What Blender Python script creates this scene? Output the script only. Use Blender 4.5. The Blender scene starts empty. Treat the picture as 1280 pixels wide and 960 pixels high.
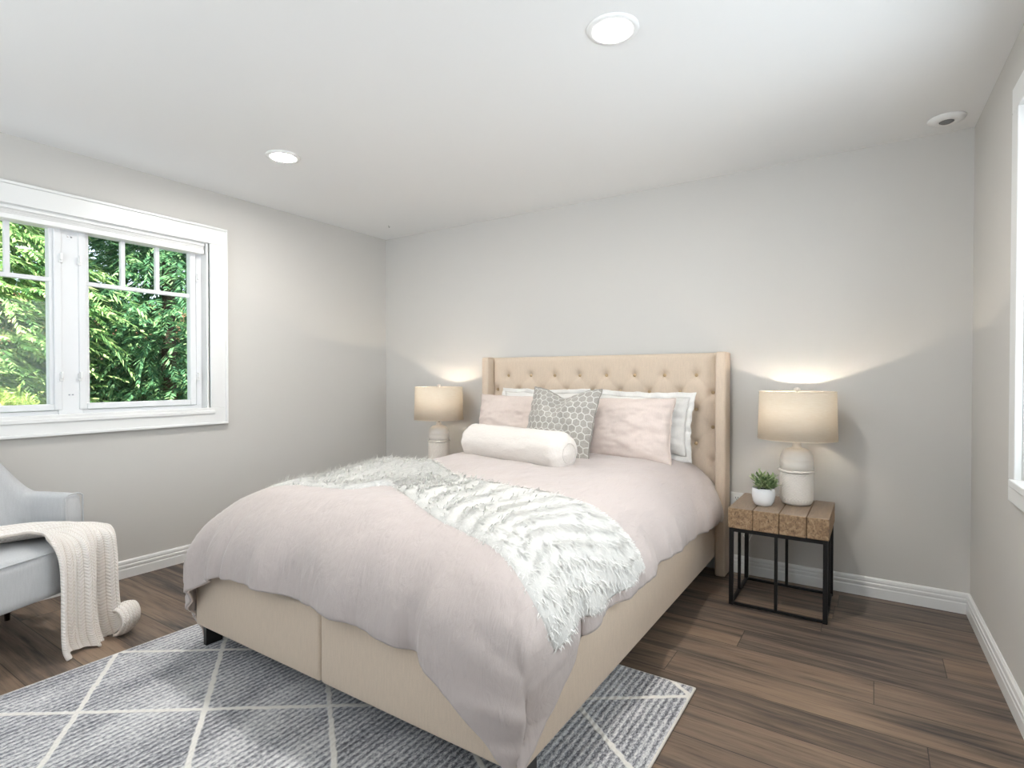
import bpy, bmesh, math, random
import numpy as np
from mathutils import Vector, Matrix, noise
R = math.radians
scn = bpy.context.scene
col = scn.collection

# ---------------------------------------------------------------- camera, sky, sun, exposure
cam = bpy.data.objects.new('camera', bpy.data.cameras.new('camera'))
col.objects.link(cam)
cam.data.sensor_width = 36.0
cam.data.lens = 36.0 * 689.0 / 1280.0
cam.data.clip_start = 0.02
cam.location = (0, 0, 1.2)
cam.rotation_euler = (R(90 - 0.72), 0, R(33.3))
scn.camera = cam
scn.view_settings.view_transform = 'Standard'
scn.view_settings.look = 'None'
scn.view_settings.gamma = 1.0
scn.view_settings.use_curve_mapping = False
scn.view_settings.exposure = 0.0

DOWNLIGHT = 510.0        # radiance of the recessed lamps' lenses
DOWNLIGHT_W = 9.0       # beam of each recessed lamp
LAMP_W = 92.0            # watts of a bedside bulb
FILL_BACK_W = 88.0       # added fill lamp behind the camera, aimed up at the ceiling
FILL_RIGHT_W = 31.0        # added fill lamp outside the window in the right wall
world = bpy.data.worlds.new('sky')
scn.world = world
world.use_nodes = True
wn = world.node_tree
bg = wn.nodes['Background']
bg.inputs['Color'].default_value = (0.72, 0.84, 1.0, 1)
bg.inputs['Strength'].default_value = 3.2
sun = bpy.data.objects.new('sun', bpy.data.lights.new('sun', 'SUN'))
sun.data.energy = 25.0
sun.data.angle = R(1.0)
sun.data.color = (1.0, 0.95, 0.85)
sun.rotation_euler = Vector((-0.42, 0.72, -0.62)).to_track_quat('-Z', 'Y').to_euler()
col.objects.link(sun)
dl = bpy.data.objects.new('daylight', bpy.data.lights.new('daylight', 'AREA'))  # unseen area lamp added to fill the room by way of the ceiling
dl.data.shape = 'RECTANGLE'
dl.data.size, dl.data.size_y = 2.3, 1.45
dl.data.energy = FILL_BACK_W
dl.data.color = (0.93, 0.965, 1.0)
dl.data.spread = R(125)
dl.location = (-1.75, -2.33, 1.55)
dl.rotation_euler = (R(90 + 50), 0, 0)
col.objects.link(dl)


dr_ = bpy.data.objects.new('daylight', bpy.data.lights.new('daylight', 'AREA'))  # area lamp added outside the right window to lift surfaces facing it
dr_.data.shape = 'RECTANGLE'
dr_.data.size, dr_.data.size_y = 1.3, 1.4
dr_.data.energy = FILL_RIGHT_W
dr_.data.color = (0.95, 0.975, 1.0)
dr_.location = (0.86, 1.86, 1.52)
dr_.rotation_euler = Vector((-1, -0.05, 0.06)).to_track_quat('-Z', 'Y').to_euler()
col.objects.link(dr_)


# ---------------------------------------------------------------- materials
def srgb(r, g, b):
    f = lambda c: (c / 255 / 12.92) if c / 255 <= 0.04045 else ((c / 255 + 0.055) / 1.055) ** 2.4
    return (f(r), f(g), f(b), 1.0)


class NT:
    """small helper around a material's node tree"""
    def __init__(self, name):
        self.m = bpy.data.materials.new(name)
        self.m.use_nodes = True
        self.t = self.m.node_tree
        self.b = self.t.nodes['Principled BSDF']
        self.out = self.t.nodes['Material Output']

    def n(self, kind, **kw):
        x = self.t.nodes.new(kind)
        for k, v in kw.items():
            setattr(x, k, v)
        return x

    def put(self, sock, v):
        if hasattr(v, 'is_linked') or isinstance(v, bpy.types.NodeSocket):
            self.t.links.new(v, sock)
        elif v is not None:
            sock.default_value = v

    def math(self, op, a, b=None, c=None, clamp=False):
        x = self.n('ShaderNodeMath', operation=op, use_clamp=clamp)
        for s, v in zip(x.inputs, (a, b, c)):
            if v is not None:
                self.put(s, v)
        return x.outputs[0]

    def coord(self, kind='Object'):
        return self.n('ShaderNodeTexCoord').outputs[kind]

    def map(self, vec, scale=(1, 1, 1), loc=(0, 0, 0), rot=(0, 0, 0)):
        x = self.n('ShaderNodeMapping')
        self.put(x.inputs['Vector'], vec)
        x.inputs['Scale'].default_value = scale
        x.inputs['Location'].default_value = loc
        x.inputs['Rotation'].default_value = rot
        return x.outputs[0]

    def noise(self, vec, scale, detail=3, rough=0.55, dist=0.0):
        x = self.n('ShaderNodeTexNoise')
        self.put(x.inputs['Vector'], vec)
        x.inputs['Scale'].default_value = scale
        x.inputs['Detail'].default_value = detail
        x.inputs['Roughness'].default_value = rough
        x.inputs['Distortion'].default_value = dist
        return x.outputs[0]

    def ramp(self, fac, stops, interp='LINEAR'):
        x = self.n('ShaderNodeValToRGB')
        x.color_ramp.interpolation = interp
        el = x.color_ramp.elements
        while len(el) < len(stops):
            el.new(0.5)
        for e, (p, c) in zip(el, stops):
            e.position = p
            e.color = c if len(c) == 4 else (*c, 1)
        self.put(x.inputs[0], fac)
        return x.outputs[0]

    def mix(self, fac, a, b, blend='MIX'):
        x = self.n('ShaderNodeMix', data_type='RGBA', blend_type=blend)
        self.put(x.inputs[0], fac)
        self.put(x.inputs[6], a)
        self.put(x.inputs[7], b)
        return x.outputs[2]

    def xyz(self, vec):
        x = self.n('ShaderNodeSeparateXYZ')
        self.put(x.inputs[0], vec)
        return x.outputs

    def bump(self, height, strength=0.3, dist=0.01):
        x = self.n('ShaderNodeBump')
        x.inputs['Strength'].default_value = strength
        x.inputs['Distance'].default_value = dist
        self.put(x.inputs['Height'], height)
        self.put(self.b.inputs['Normal'], x.outputs[0])

    def base(self, c, rough=0.6, metal=0.0, sheen=0.0, spec=None):
        self.put(self.b.inputs['Base Color'], c)
        self.put(self.b.inputs['Roughness'], rough)
        self.b.inputs['Metallic'].default_value = metal
        if sheen:
            self.b.inputs['Sheen Weight'].default_value = sheen
        if spec is not None:
            self.b.inputs['Specular IOR Level'].default_value = spec
        return self


M = {}


def simple(name, c, rough=0.5, metal=0.0, noise_scale=0, strength=0.1, dist=0.002, var=0.0, spec=None, sheen=0.0):
    k = NT(name)
    cc = c
    o = k.coord()
    if var:
        f = k.noise(o, noise_scale or 20, 4)
        cc = k.ramp(f, [(0.3, tuple(v * (1 - var) for v in c[:3])), (0.7, tuple(min(1, v * (1 + var)) for v in c[:3]))])
    k.base(cc, rough, metal, sheen, spec)
    if noise_scale:
        k.bump(k.noise(o, noise_scale, 4), strength, dist)
    M[name] = k.m
    return k.m


simple('wall_paint', srgb(203, 200, 195), 0.75, noise_scale=220, strength=0.12, dist=0.001, spec=0.3)
simple('ceiling_paint', srgb(238, 238, 237), 0.85, noise_scale=180, strength=0.1, dist=0.001, spec=0.2)
simple('trim_paint', srgb(231, 231, 229), 0.32, noise_scale=60, strength=0.03, dist=0.001)
simple('vinyl', srgb(228, 229, 230), 0.3)
simple('black_metal', srgb(26, 25, 25), 0.42, 0.3, noise_scale=200, strength=0.1, dist=0.0005)
simple('black_leg', srgb(22, 21, 22), 0.4)
simple('dark_wood', srgb(48, 36, 28), 0.45, noise_scale=60, var=0.2)
simple('ceramic', srgb(226, 219, 210), 0.45, noise_scale=90, strength=0.05, dist=0.001)
simple('pot_glaze', srgb(240, 240, 240), 0.18)
simple('soil', srgb(50, 38, 30), 0.9, noise_scale=150, strength=0.6, dist=0.005)
simple('brass_button', srgb(190, 165, 130), 0.35, 0.2)
simple('plastic_white', srgb(240, 240, 238), 0.3)
simple('sensor_grey', srgb(120, 120, 121), 0.5)
simple('dark_hole', srgb(40, 40, 42), 0.6)
simple('chrome', srgb(170, 170, 172), 0.25, 0.9)
simple('blind_fabric', srgb(235, 234, 232), 0.7, noise_scale=150, strength=0.1, dist=0.001)
simple('earth', srgb(118, 82, 54), 0.95, noise_scale=4, strength=0.5, dist=0.05, var=0.35)
simple('bark', srgb(70, 58, 48), 0.9, noise_scale=14, strength=0.7, dist=0.03, var=0.35)
simple('siding', srgb(190, 188, 182), 0.8)


def fabric(name, c, weave=900, strength=0.25, slub=0.05, big=0, sheen=0.15, rough=0.85, bigstr=0.4):
    k = NT(name)
    o = k.coord()
    f = k.noise(o, 260, 3)
    g = k.noise(k.map(o, (1, 1, 0.12)), 160, 3)
    mixf = k.math('ADD', k.math('MULTIPLY', f, 0.5), k.math('MULTIPLY', g, 0.5))
    lo = tuple(v * (1 - slub) for v in c[:3])
    hi = tuple(min(1, v * (1 + slub)) for v in c[:3])
    k.base(k.ramp(mixf, [(0.35, lo), (0.65, hi)]), rough, 0, sheen, 0.25)
    h = k.noise(o, weave, 2)
    if big:
        w = k.noise(o, big, 4, 0.6, 0.6)
        h = k.math('ADD', k.math('MULTIPLY', h, 0.08), k.math('MULTIPLY', w, bigstr))
        k.bump(h, 0.5, 0.012)
    else:
        k.bump(h, strength, 0.0015)
    M[name] = k.m
    return k.m


fabric('bed_linen_beige', srgb(209, 191, 171), slub=0.06)
fabric('chair_linen', srgb(192, 193, 194), slub=0.06)
fabric('pillow_pink', srgb(216, 201, 192), big=16, bigstr=0.35)
fabric('pillow_white', srgb(230, 227, 222), big=14, bigstr=0.35)
fabric('bolster_plush', srgb(220, 213, 206), weave=300, strength=0.5, big=45, bigstr=0.5)
fabric('fur_base', srgb(214, 212, 207), weave=300, strength=0.5, big=30, bigstr=0.5)
fabric('mattress_ticking', srgb(236, 234, 230))


def mk_fur():
    k = NT('fur_strand')
    r = k.n('ShaderNodeNewGeometry').outputs['Random Per Island']
    k.base(k.ramp(r, [(0, srgb(214, 212, 207)), (1, srgb(240, 238, 233))]), 0.6, 0, 0.2, 0.3)
    M['fur_strand'] = k.m


mk_fur()


def mk_duvet():
    k = NT('duvet_cotton')
    o = k.coord()
    # fine slubby crinkle of washed cotton, plus broader creases
    a = k.noise(k.map(o, (1.6, 1, 0.8), rot=(0.3, 0.3, 0.7)), 5, 3, 0.55, 1.0)
    b = k.noise(k.map(o, (3.2, 0.8, 0.8), rot=(0.5, 0.2, 0.9)), 10, 3, 0.55, 1.6)
    c = k.noise(o, 500, 2)
    h = k.math('ADD', k.math('ADD', k.math('MULTIPLY', a, 0.55), k.math('MULTIPLY', b, 0.45)), k.math('MULTIPLY', c, 0.03))
    k.base(srgb(193, 181, 176), 0.62, 0, 0.25, 0.35)
    k.bump(h, 0.34, 0.03)
    M['duvet_cotton'] = k.m


mk_duvet()


def mk_floor():
    k = NT('wood_plank')
    W, L = 0.185, 1.28
    p = k.xyz(k.coord())
    x, y = p[0], p[1]
    yr = k.math('DIVIDE', y, W)
    row = k.math('FLOOR', yr)
    wn1 = k.n('ShaderNodeTexWhiteNoise', noise_dimensions='1D')
    k.put(wn1.inputs['W'], row)
    xr = k.math('DIVIDE', k.math('ADD', x, k.math('MULTIPLY', wn1.outputs[0], L * 5)), L)
    cidx = k.math('FLOOR', xr)
    cx = k.n('ShaderNodeCombineXYZ')
    k.put(cx.inputs[0], cidx)
    k.put(cx.inputs[1], row)
    wn2 = k.n('ShaderNodeTexWhiteNoise', noise_dimensions='3D')
    k.put(wn2.inputs['Vector'], cx.outputs[0])
    rnd = wn2.outputs[0]
    # grain
    gx = k.n('ShaderNodeCombineXYZ')
    k.put(gx.inputs[0], k.math('ADD', k.math('MULTIPLY', x, 1.3), k.math('MULTIPLY', rnd, 37)))
    k.put(gx.inputs[1], k.math('MULTIPLY', y, 22))
    k.put(gx.inputs[2], k.math('MULTIPLY', rnd, 11))
    grain = k.noise(gx.outputs[0], 1.6, 6, 0.65, 0.4)
    gx2 = k.n('ShaderNodeCombineXYZ')
    k.put(gx2.inputs[0], k.math('ADD', k.math('MULTIPLY', x, 0.9), k.math('MULTIPLY', rnd, 91)))
    k.put(gx2.inputs[1], k.math('MULTIPLY', y, 7))
    k.put(gx2.inputs[2], k.math('MULTIPLY', rnd, 5))
    cloud = k.noise(gx2.outputs[0], 1.3, 3, 0.5, 0.7)
    gx3 = k.n('ShaderNodeCombineXYZ')
    k.put(gx3.inputs[0], k.math('ADD', k.math('MULTIPLY', x, 3.0), k.math('MULTIPLY', rnd, 53)))
    k.put(gx3.inputs[1], k.math('MULTIPLY', y, 85))
    fine = k.noise(gx3.outputs[0], 1.5, 4, 0.7, 0.2)
    base = k.ramp(rnd, [(0.0, srgb(72, 62, 56)), (0.25, srgb(128, 108, 92)), (0.5, srgb(88, 79, 74)), (0.75, srgb(140, 118, 99)), (1.0, srgb(104, 90, 80))])
    c1 = k.mix(k.ramp(cloud, [(0.40, (0, 0, 0)), (0.66, (1, 1, 1))]), base, srgb(66, 60, 58))
    c2 = k.mix(k.ramp(grain, [(0.42, (0.0, 0.0, 0.0)), (0.75, (0.75, 0.75, 0.75))]), c1, srgb(150, 128, 108))
    c3 = k.mix(k.ramp(grain, [(0.26, (0.8, 0.8, 0.8)), (0.40, (0, 0, 0))]), c2, srgb(36, 31, 29))
    c3 = k.mix(k.ramp(fine, [(0.30, (0.55,) * 3), (0.46, (0,) * 3)]), c3, srgb(48, 41, 37))
    c3 = k.mix(k.ramp(fine, [(0.56, (0,) * 3), (0.72, (0.4,) * 3)]), c3, srgb(158, 138, 118))
    # seams
    fy = k.math('FRACT', yr)
    fx = k.math('FRACT', xr)
    ey = k.math('MINIMUM', fy, k.math('SUBTRACT', 1, fy))
    ex = k.math('MINIMUM', fx, k.math('SUBTRACT', 1, fx))
    sy = k.math('LESS_THAN', ey, 0.0105)
    sx = k.math('LESS_THAN', ex, 0.0013)
    seam = k.math('MAXIMUM', sy, sx)
    k.base(k.mix(k.math('MULTIPLY', seam, 0.7), c3, srgb(24, 20, 18)), k.ramp(grain, [(0.3, (0.5,) * 3), (0.7, (0.36,) * 3)]), spec=0.4)
    k.bump(k.math('SUBTRACT', k.math('MULTIPLY', grain, 0.25), seam), 0.35, 0.002)
    M['wood_plank'] = k.m


mk_floor()


def mk_rug():
    k = NT('rug_pile')
    o = k.coord()
    p = k.xyz(o)
    x, y = p[0], p[1]
    wob = k.math('MULTIPLY', k.math('SUBTRACT', k.noise(o, 30, 3), 0.5), 0.03)
    ym = k.math('SUBTRACT', y, 1.0)

    def fam(sign, off, per):
        u = k.math('ADD', k.math('ADD', x, k.math('MULTIPLY', ym, sign * 1.38)), -off + per * 40)
        u = k.math('ADD', u, wob)
        f = k.math('FRACT', k.math('ADD', k.math('DIVIDE', u, per), 0.5))
        d = k.math('ABSOLUTE', k.math('SUBTRACT', f, 0.5))
        return k.math('MULTIPLY', d, per)
    d = k.math('MINIMUM', fam(1, -1.949, 0.715), fam(-1, -2.035, 0.745))
    line = k.ramp(d, [(0.012, (1, 1, 1)), (0.020, (0, 0, 0))])
    rib = k.math('SINE', k.math('MULTIPLY', k.math('ADD', x, k.math('MULTIPLY', wob, 0.25)), 2 * math.pi / 0.024))
    heather = k.noise(k.map(o, (1, 0.45, 1)), 170, 3, 0.7)
    patch = k.noise(k.map(o, (2.2, 0.8, 1)), 2.2, 3, 0.6)
    speck = k.noise(o, 320, 2, 0.7)
    v = k.math('ADD', k.math('ADD', k.math('MULTIPLY', heather, 1.0), k.math('MULTIPLY', rib, 0.10)),
               k.math('ADD', k.math('MULTIPLY', patch, 0.55), k.math('MULTIPLY', speck, 0.45)))
    c = k.ramp(k.math('MULTIPLY', v, 0.5), [(0.38, srgb(84, 83, 88)), (0.47, srgb(146, 146, 151)), (0.53, srgb(198, 197, 198)), (0.63, srgb(230, 228, 225))])
    k.base(k.mix(line, c, srgb(232, 228, 221)), 0.95, 0, 0.2, 0.1)
    hgt = k.math('ADD', k.math('MULTIPLY', rib, 0.35), k.math('ADD', k.math('MULTIPLY', heather, 0.9), k.math('MULTIPLY', line, 0.5)))
    k.bump(hgt, 0.7, 0.006)
    M['rug_pile'] = k.m


mk_rug()
simple('rug_binding', srgb(222, 216, 206), 0.9, noise_scale=300, strength=0.4)


def mk_block():
    k = NT('reclaimed_wood')
    o = k.coord()
    p = k.xyz(o)
    r = k.n('ShaderNodeNewGeometry').outputs['Random Per Island']
    g = k.noise(k.map(o, (26, 3, 26)), 2.0, 6, 0.7, 0.6)
    e = k.noise(k.map(o, (1, 1, 0.45)), 120, 5, 0.75, 0.2)
    base = k.ramp(g, [(0.3, srgb(104, 82, 62)), (0.5, srgb(150, 122, 92)), (0.72, srgb(188, 162, 130))])
    base = k.mix(k.math('MULTIPLY', r, 0.25), base, srgb(122, 96, 70))
    pits = k.ramp(e, [(0.36, (0.9, 0.9, 0.9)), (0.44, (0, 0, 0))])
    nrm = k.xyz(k.n('ShaderNodeNewGeometry').outputs['Normal'])
    top = k.math('GREATER_THAN', nrm[2], 0.7)
    side = k.mix(pits, base, srgb(58, 38, 24))
    topc = k.mix(0.6, base, srgb(134, 120, 106))
    k.base(k.mix(top, side, topc), k.math('SUBTRACT', 0.62, k.math('MULTIPLY', top, 0.32)))
    k.bump(k.math('ADD', e, g), 0.35, 0.004)
    M['reclaimed_wood'] = k.m


mk_block()


def mk_shade():
    k = NT('shade_linen')
    o = k.coord()
    f = k.noise(k.map(o, (0.5, 0.5, 9)), 60, 3, 0.6)
    c = k.ramp(f, [(0.3, srgb(238, 226, 208)), (0.7, srgb(248, 240, 226))])
    k.base(c, 0.85, 0, 0.1, 0.2)
    tr = k.n('ShaderNodeBsdfTranslucent')
    k.put(tr.inputs[0], k.mix(0.5, c, (0.97, 0.88, 0.75, 1)))
    mx = k.n('ShaderNodeMixShader')
    mx.inputs[0].default_value = 0.42
    k.t.links.new(k.b.outputs[0], mx.inputs[1])
    k.t.links.new(tr.outputs[0], mx.inputs[2])
    k.t.links.new(mx.outputs[0], k.out.inputs[0])
    k.bump(f, 0.2, 0.001)
    M['shade_linen'] = k.m


mk_shade()


def mk_glow(name, c, s):
    k = NT(name)
    k.base(c, 0.4)
    k.b.inputs['Emission Color'].default_value = c
    k.b.inputs['Emission Strength'].default_value = s
    M[name] = k.m


mk_glow('downlight_glow', (1.0, 0.975, 0.94, 1), DOWNLIGHT)
mk_glow('bulb_glow', (1.0, 0.82, 0.58, 1), 8.0)


def mk_glass():
    k = NT('pane_glass')
    t = k.n('ShaderNodeBsdfTransparent')
    t.inputs[0].default_value = (0.97, 0.985, 0.98, 1)
    g = k.n('ShaderNodeBsdfGlossy')
    g.inputs['Roughness'].default_value = 0.02
    fr = k.n('ShaderNodeFresnel')
    fr.inputs[0].default_value = 1.35
    mx = k.n('ShaderNodeMixShader')
    k.put(mx.inputs[0], k.math('MULTIPLY', fr.outputs[0], 0.5))
    k.t.links.new(t.outputs[0], mx.inputs[1])
    k.t.links.new(g.outputs[0], mx.inputs[2])
    k.t.links.new(mx.outputs[0], k.out.inputs[0])
    M['pane_glass'] = k.m


mk_glass()


def mk_leaf(name, lo, mid, hi, tl=0.35):
    k = NT(name)
    r = k.n('ShaderNodeNewGeometry').outputs['Random Per Island']
    o = k.coord()
    f = k.math('ADD', k.math('MULTIPLY', r, 0.5), k.math('MULTIPLY', k.noise(o, 1.6, 3), 0.5))
    c = k.ramp(f, [(0.25, lo), (0.5, mid), (0.78, hi)])
    k.base(c, 0.55, 0, 0, 0.35)
    tr = k.n('ShaderNodeBsdfTranslucent')
    k.put(tr.inputs[0], c)
    mx = k.n('ShaderNodeMixShader')
    mx.inputs[0].default_value = tl
    k.t.links.new(k.b.outputs[0], mx.inputs[1])
    k.t.links.new(tr.outputs[0], mx.inputs[2])
    k.t.links.new(mx.outputs[0], k.out.inputs[0])
    M[name] = k.m


mk_leaf('cedar_dark', srgb(58, 98, 72), srgb(92, 140, 98), srgb(146, 178, 122))
mk_leaf('cedar_light', srgb(86, 132, 80), srgb(142, 180, 108), srgb(200, 214, 150))
mk_leaf('shrub_lime', srgb(120, 150, 70), srgb(170, 190, 100), srgb(212, 218, 140))
mk_leaf('succulent', srgb(92, 116, 74), srgb(142, 164, 112), srgb(206, 218, 172), 0.15)


def mk_hex():
    """grey woven fabric with a pale honeycomb line pattern, in the pillow's own UV"""
    k = NT('hex_fabric')
    uv = k.coord('UV')
    p = k.xyz(uv)
    S = 11.0
    px = k.math('MULTIPLY', p[0], S)
    py = k.math('MULTIPLY', p[1], S)

    def cell(ox, oy):
        s3 = math.sqrt(3)
        ax = k.math('SUBTRACT', k.math('FRACT', k.math('ADD', px, ox)), 0.5)
        ay = k.math('MULTIPLY', k.math('SUBTRACT', k.math('FRACT', k.math('ADD', k.math('DIVIDE', py, s3), oy)), 0.5), s3)
        return ax, ay
    def hexd(ax, ay):
        ax = k.math('ABSOLUTE', ax)
        ay = k.math('ABSOLUTE', ay)
        return k.math('MAXIMUM', ax, k.math('ADD', k.math('MULTIPLY', ax, 0.5), k.math('MULTIPLY', ay, 0.8660254)))
    d = k.math('MINIMUM', hexd(*cell(0, 0)), hexd(*cell(0.5, 0.5)))
    line = k.ramp(d, [(0.42, (0, 0, 0)), (0.45, (1, 1, 1))])
    f = k.noise(uv, 90, 3)
    inside = k.ramp(f, [(0.3, srgb(148, 143, 136)), (0.7, srgb(174, 169, 161))])
    k.base(k.mix(line, inside, srgb(204, 201, 194)), 0.75, 0, 0.2, 0.3)
    k.bump(k.math('ADD', k.math('MULTIPLY', line, 1.0), k.math('MULTIPLY', f, 0.3)), 0.5, 0.003)
    M['hex_fabric'] = k.m


mk_hex()
fabric('hex_trim', srgb(150, 146, 138))


def mk_knit():
    """chunky ribbed knit in the blanket's UV (u across in stitches, v along)"""
    k = NT('knit_yarn')
    p = k.xyz(k.coord('UV'))
    u = k.math('MULTIPLY', p[0], 26.0)
    v = k.math('MULTIPLY', p[1], 80.0)
    fu = k.math('SUBTRACT', k.math('FRACT', u), 0.5)
    au = k.math('ABSOLUTE', fu)
    fv = k.math('FRACT', k.math('ADD', v, k.math('MULTIPLY', au, 1.6)))
    st = k.math('SINE', k.math('MULTIPLY', fv, math.pi))
    cr = k.math('COSINE', k.math('MULTIPLY', fu, math.pi))
    h = k.math('MULTIPLY', k.math('POWER', st, 0.6), k.math('POWER', cr, 0.5))
    k.base(k.ramp(h, [(0.05, srgb(222, 210, 198)), (0.3, srgb(249, 240, 231)), (1, srgb(253, 246, 239))]), 0.9, 0, 0.3, 0.2)
    k.bump(h, 0.75, 0.006)
    M['knit_yarn'] = k.m


mk_knit()


# ---------------------------------------------------------------- object helpers
def tag(o, label=None, cat=None, group=None, kind=None):
    if label: o['label'] = label
    if cat: o['category'] = cat
    if group: o['group'] = group
    if kind: o['kind'] = kind
    return o


def thing(name, label, cat, loc=(0, 0, 0), rz=0, group=None):
    o = bpy.data.objects.new(name, None)
    o.empty_display_size = 0.1
    col.objects.link(o)
    o.location = loc
    o.rotation_euler = (0, 0, rz)
    return tag(o, label, cat, group)


def mesh(name, verts, faces, mat, parent=None, smooth=True, uvs=None):
    me = bpy.data.meshes.new(name)
    me.from_pydata([tuple(map(float, v)) for v in verts], [], faces)
    if uvs is not None:
        l = me.uv_layers.new(name='UVMap')
        vi = np.empty(len(me.loops), dtype=np.int32)
        me.loops.foreach_get('vertex_index', vi)
        l.data.foreach_set('uv', np.asarray(uvs, dtype=np.float32)[vi].ravel())
    me.polygons.foreach_set('use_smooth', [smooth] * len(me.polygons))
    me.update()
    o = bpy.data.objects.new(name, me)
    me.materials.append(M[mat] if isinstance(mat, str) else mat)
    col.objects.link(o)
    if parent is not None:
        o.parent = parent
    return o


def bobj(name, bm, mat, parent=None, smooth=False, angle=None):
    bmesh.ops.recalc_face_normals(bm, faces=bm.faces[:])
    me = bpy.data.meshes.new(name)
    bm.to_mesh(me)
    bm.free()
    me.polygons.foreach_set('use_smooth', [smooth] * len(me.polygons))
    o = bpy.data.objects.new(name, me)
    me.materials.append(M[mat])
    col.objects.link(o)
    if parent is not None:
        o.parent = parent
    return o


def box(bm, x0, x1, y0, y1, z0, z1, bevel=0.0, seg=2, mtx=None):
    r = bmesh.ops.create_cube(bm, size=1.0)
    vs = r['verts']
    for v in vs:
        v.co = Vector((x0 + (v.co.x + .5) * (x1 - x0), y0 + (v.co.y + .5) * (y1 - y0), z0 + (v.co.z + .5) * (z1 - z0)))
    if mtx is not None:
        for v in vs: v.co = mtx @ v.co
    if bevel:
        es = list({e for v in vs for e in v.link_edges})
        bmesh.ops.bevel(bm, geom=es, offset=bevel, segments=seg, affect='EDGES', profile=0.5)


def boxes(name, lst, mat, parent=None, bevel=0.0, seg=2, smooth=False, mtx=None):
    bm = bmesh.new()
    for b in lst: box(bm, *b, bevel=bevel, seg=seg, mtx=mtx)
    return bobj(name, bm, mat, parent, smooth)


def lathe(name, prof, mat, parent=None, n=48, loc=(0, 0, 0), fn=None, smooth=True, closed=False):
    """revolve (r, z) profile about z"""
    vs, fs = [], []
    m = len(prof)
    for i, (r, z) in enumerate(prof):
        for j in range(n):
            a = 2 * math.pi * j / n
            rr = r + (fn(a, z, i) if fn else 0)
            vs.append((rr * math.cos(a) + loc[0], rr * math.sin(a) + loc[1], z + loc[2]))
    for i in range(m - 1):
        for j in range(n):
            fs.append((i * n + j, i * n + (j + 1) % n, (i + 1) * n + (j + 1) % n, (i + 1) * n + j))
    if closed:
        for j in range(n):
            fs.append(((m - 1) * n + j, (m - 1) * n + (j + 1) % n, (j + 1) % n, j))
    else:
        if prof[0][0] > 1e-5: fs.append(tuple(range(n))[::-1])
        if prof[-1][0] > 1e-5: fs.append(tuple((m - 1) * n + j for j in range(n)))
    return mesh(name, vs, fs, mat, parent, smooth)


def tube(name, pts, r, mat, parent=None, n=8, cyc=False):
    pts = [Vector(p) for p in pts]
    vs, fs = [], []
    up = Vector((0.123, 0.05, 1)).normalized()
    N = len(pts)
    for i, p in enumerate(pts):
        if cyc:
            t = (pts[(i + 1) % N] - pts[i - 1]).normalized()
        else:
            t = (pts[min(i + 1, N - 1)] - pts[max(i - 1, 0)]).normalized()
        a = t.cross(up)
        if a.length < 1e-3: a = t.cross(Vector((1, 0, 0)))
        a.normalize()
        b = t.cross(a)
        for j in range(n):
            q = 2 * math.pi * j / n
            vs.append(p + (a * math.cos(q) + b * math.sin(q)) * r)
    for i in range(N if cyc else N - 1):
        i2 = (i + 1) % N
        for j in range(n):
            fs.append((i * n + j, i * n + (j + 1) % n, i2 * n + (j + 1) % n, i2 * n + j))
    if not cyc:
        fs.append(tuple(range(n))[::-1])
        fs.append(tuple((N - 1) * n + j for j in range(n)))
    return mesh(name, vs, fs, mat, parent)


def gridfaces(nu, nv, off=0):
    return [(off + i * nv + j, off + (i + 1) * nv + j, off + (i + 1) * nv + j + 1, off + i * nv + j + 1) for i in range(nu - 1) for j in range(nv - 1)]


def sweep_profile(name, prof, path, mat, parent=None, closed=False):
    """prof: (out, up) pairs; path: list of (point, outward dir in plan) with mitred corners given by the caller"""
    vs, fs = [], []
    n = len(prof)
    for (p, o) in path:
        for (a, u) in prof:
            vs.append((p[0] + o[0] * a, p[1] + o[1] * a, p[2] + u))
    for i in range(len(path) - 1):
        for j in range(n):
            fs.append((i * n + j, i * n + (j + 1) % n, (i + 1) * n + (j + 1) % n, (i + 1) * n + j))
    fs.append(tuple(range(n)))
    fs.append(tuple((len(path) - 1) * n + j for j in range(n))[::-1])
    o = mesh(name, vs, fs, mat, parent, smooth=False)
    bm = bmesh.new(); bm.from_mesh(o.data)
    bmesh.ops.recalc_face_normals(bm, faces=bm.faces[:])
    bm.to_mesh(o.data); bm.free()
    return o


def subsurf(o, lv=1):
    m = o.modifiers.new('sub', 'SUBSURF'); m.levels = lv; m.render_levels = lv
    return o


def interp(x, xs, ys):
    return float(np.interp(x, xs, ys))


def sstep(a, b, x):
    t = min(1, max(0, (x - a) / (b - a)))
    return t * t * (3 - 2 * t)


# ================================================================ THE ROOM
XL, YB, ZC, YS = -3.74, 3.59, 2.452, -2.2
SKEW = 0.0222                                  # the right wall leans a touch off square
def XR(y): return 0.413 + SKEW * (YB - y)

tag(boxes('floor', [(XL - .12, 0.75, YS - .12, YB + .12, -0.12, 0)], 'wood_plank'), kind='structure')
tag(boxes('ceiling', [(XL - .12, 0.75, YS - .12, YB + .12, ZC, ZC + .15)], 'ceiling_paint'), kind='structure')
tag(boxes('wall_back', [(XL - .16, 0.75, YB, YB + .15, 0, ZC)], 'wall_paint'), kind='structure')
# left wall with the window opening
WY0, WY1, WZ0, WZ1 = 0.494, 1.98, 0.965, 2.105
tag(boxes('wall_left', [(XL - .16, XL, YS - .1, WY0, 0, ZC), (XL - .16, XL, WY1, YB, 0, ZC),
                        (XL - .16, XL, WY0, WY1, 0, WZ0), (XL - .16, XL, WY0, WY1, WZ1, ZC)], 'wall_paint'), kind='structure')
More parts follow.
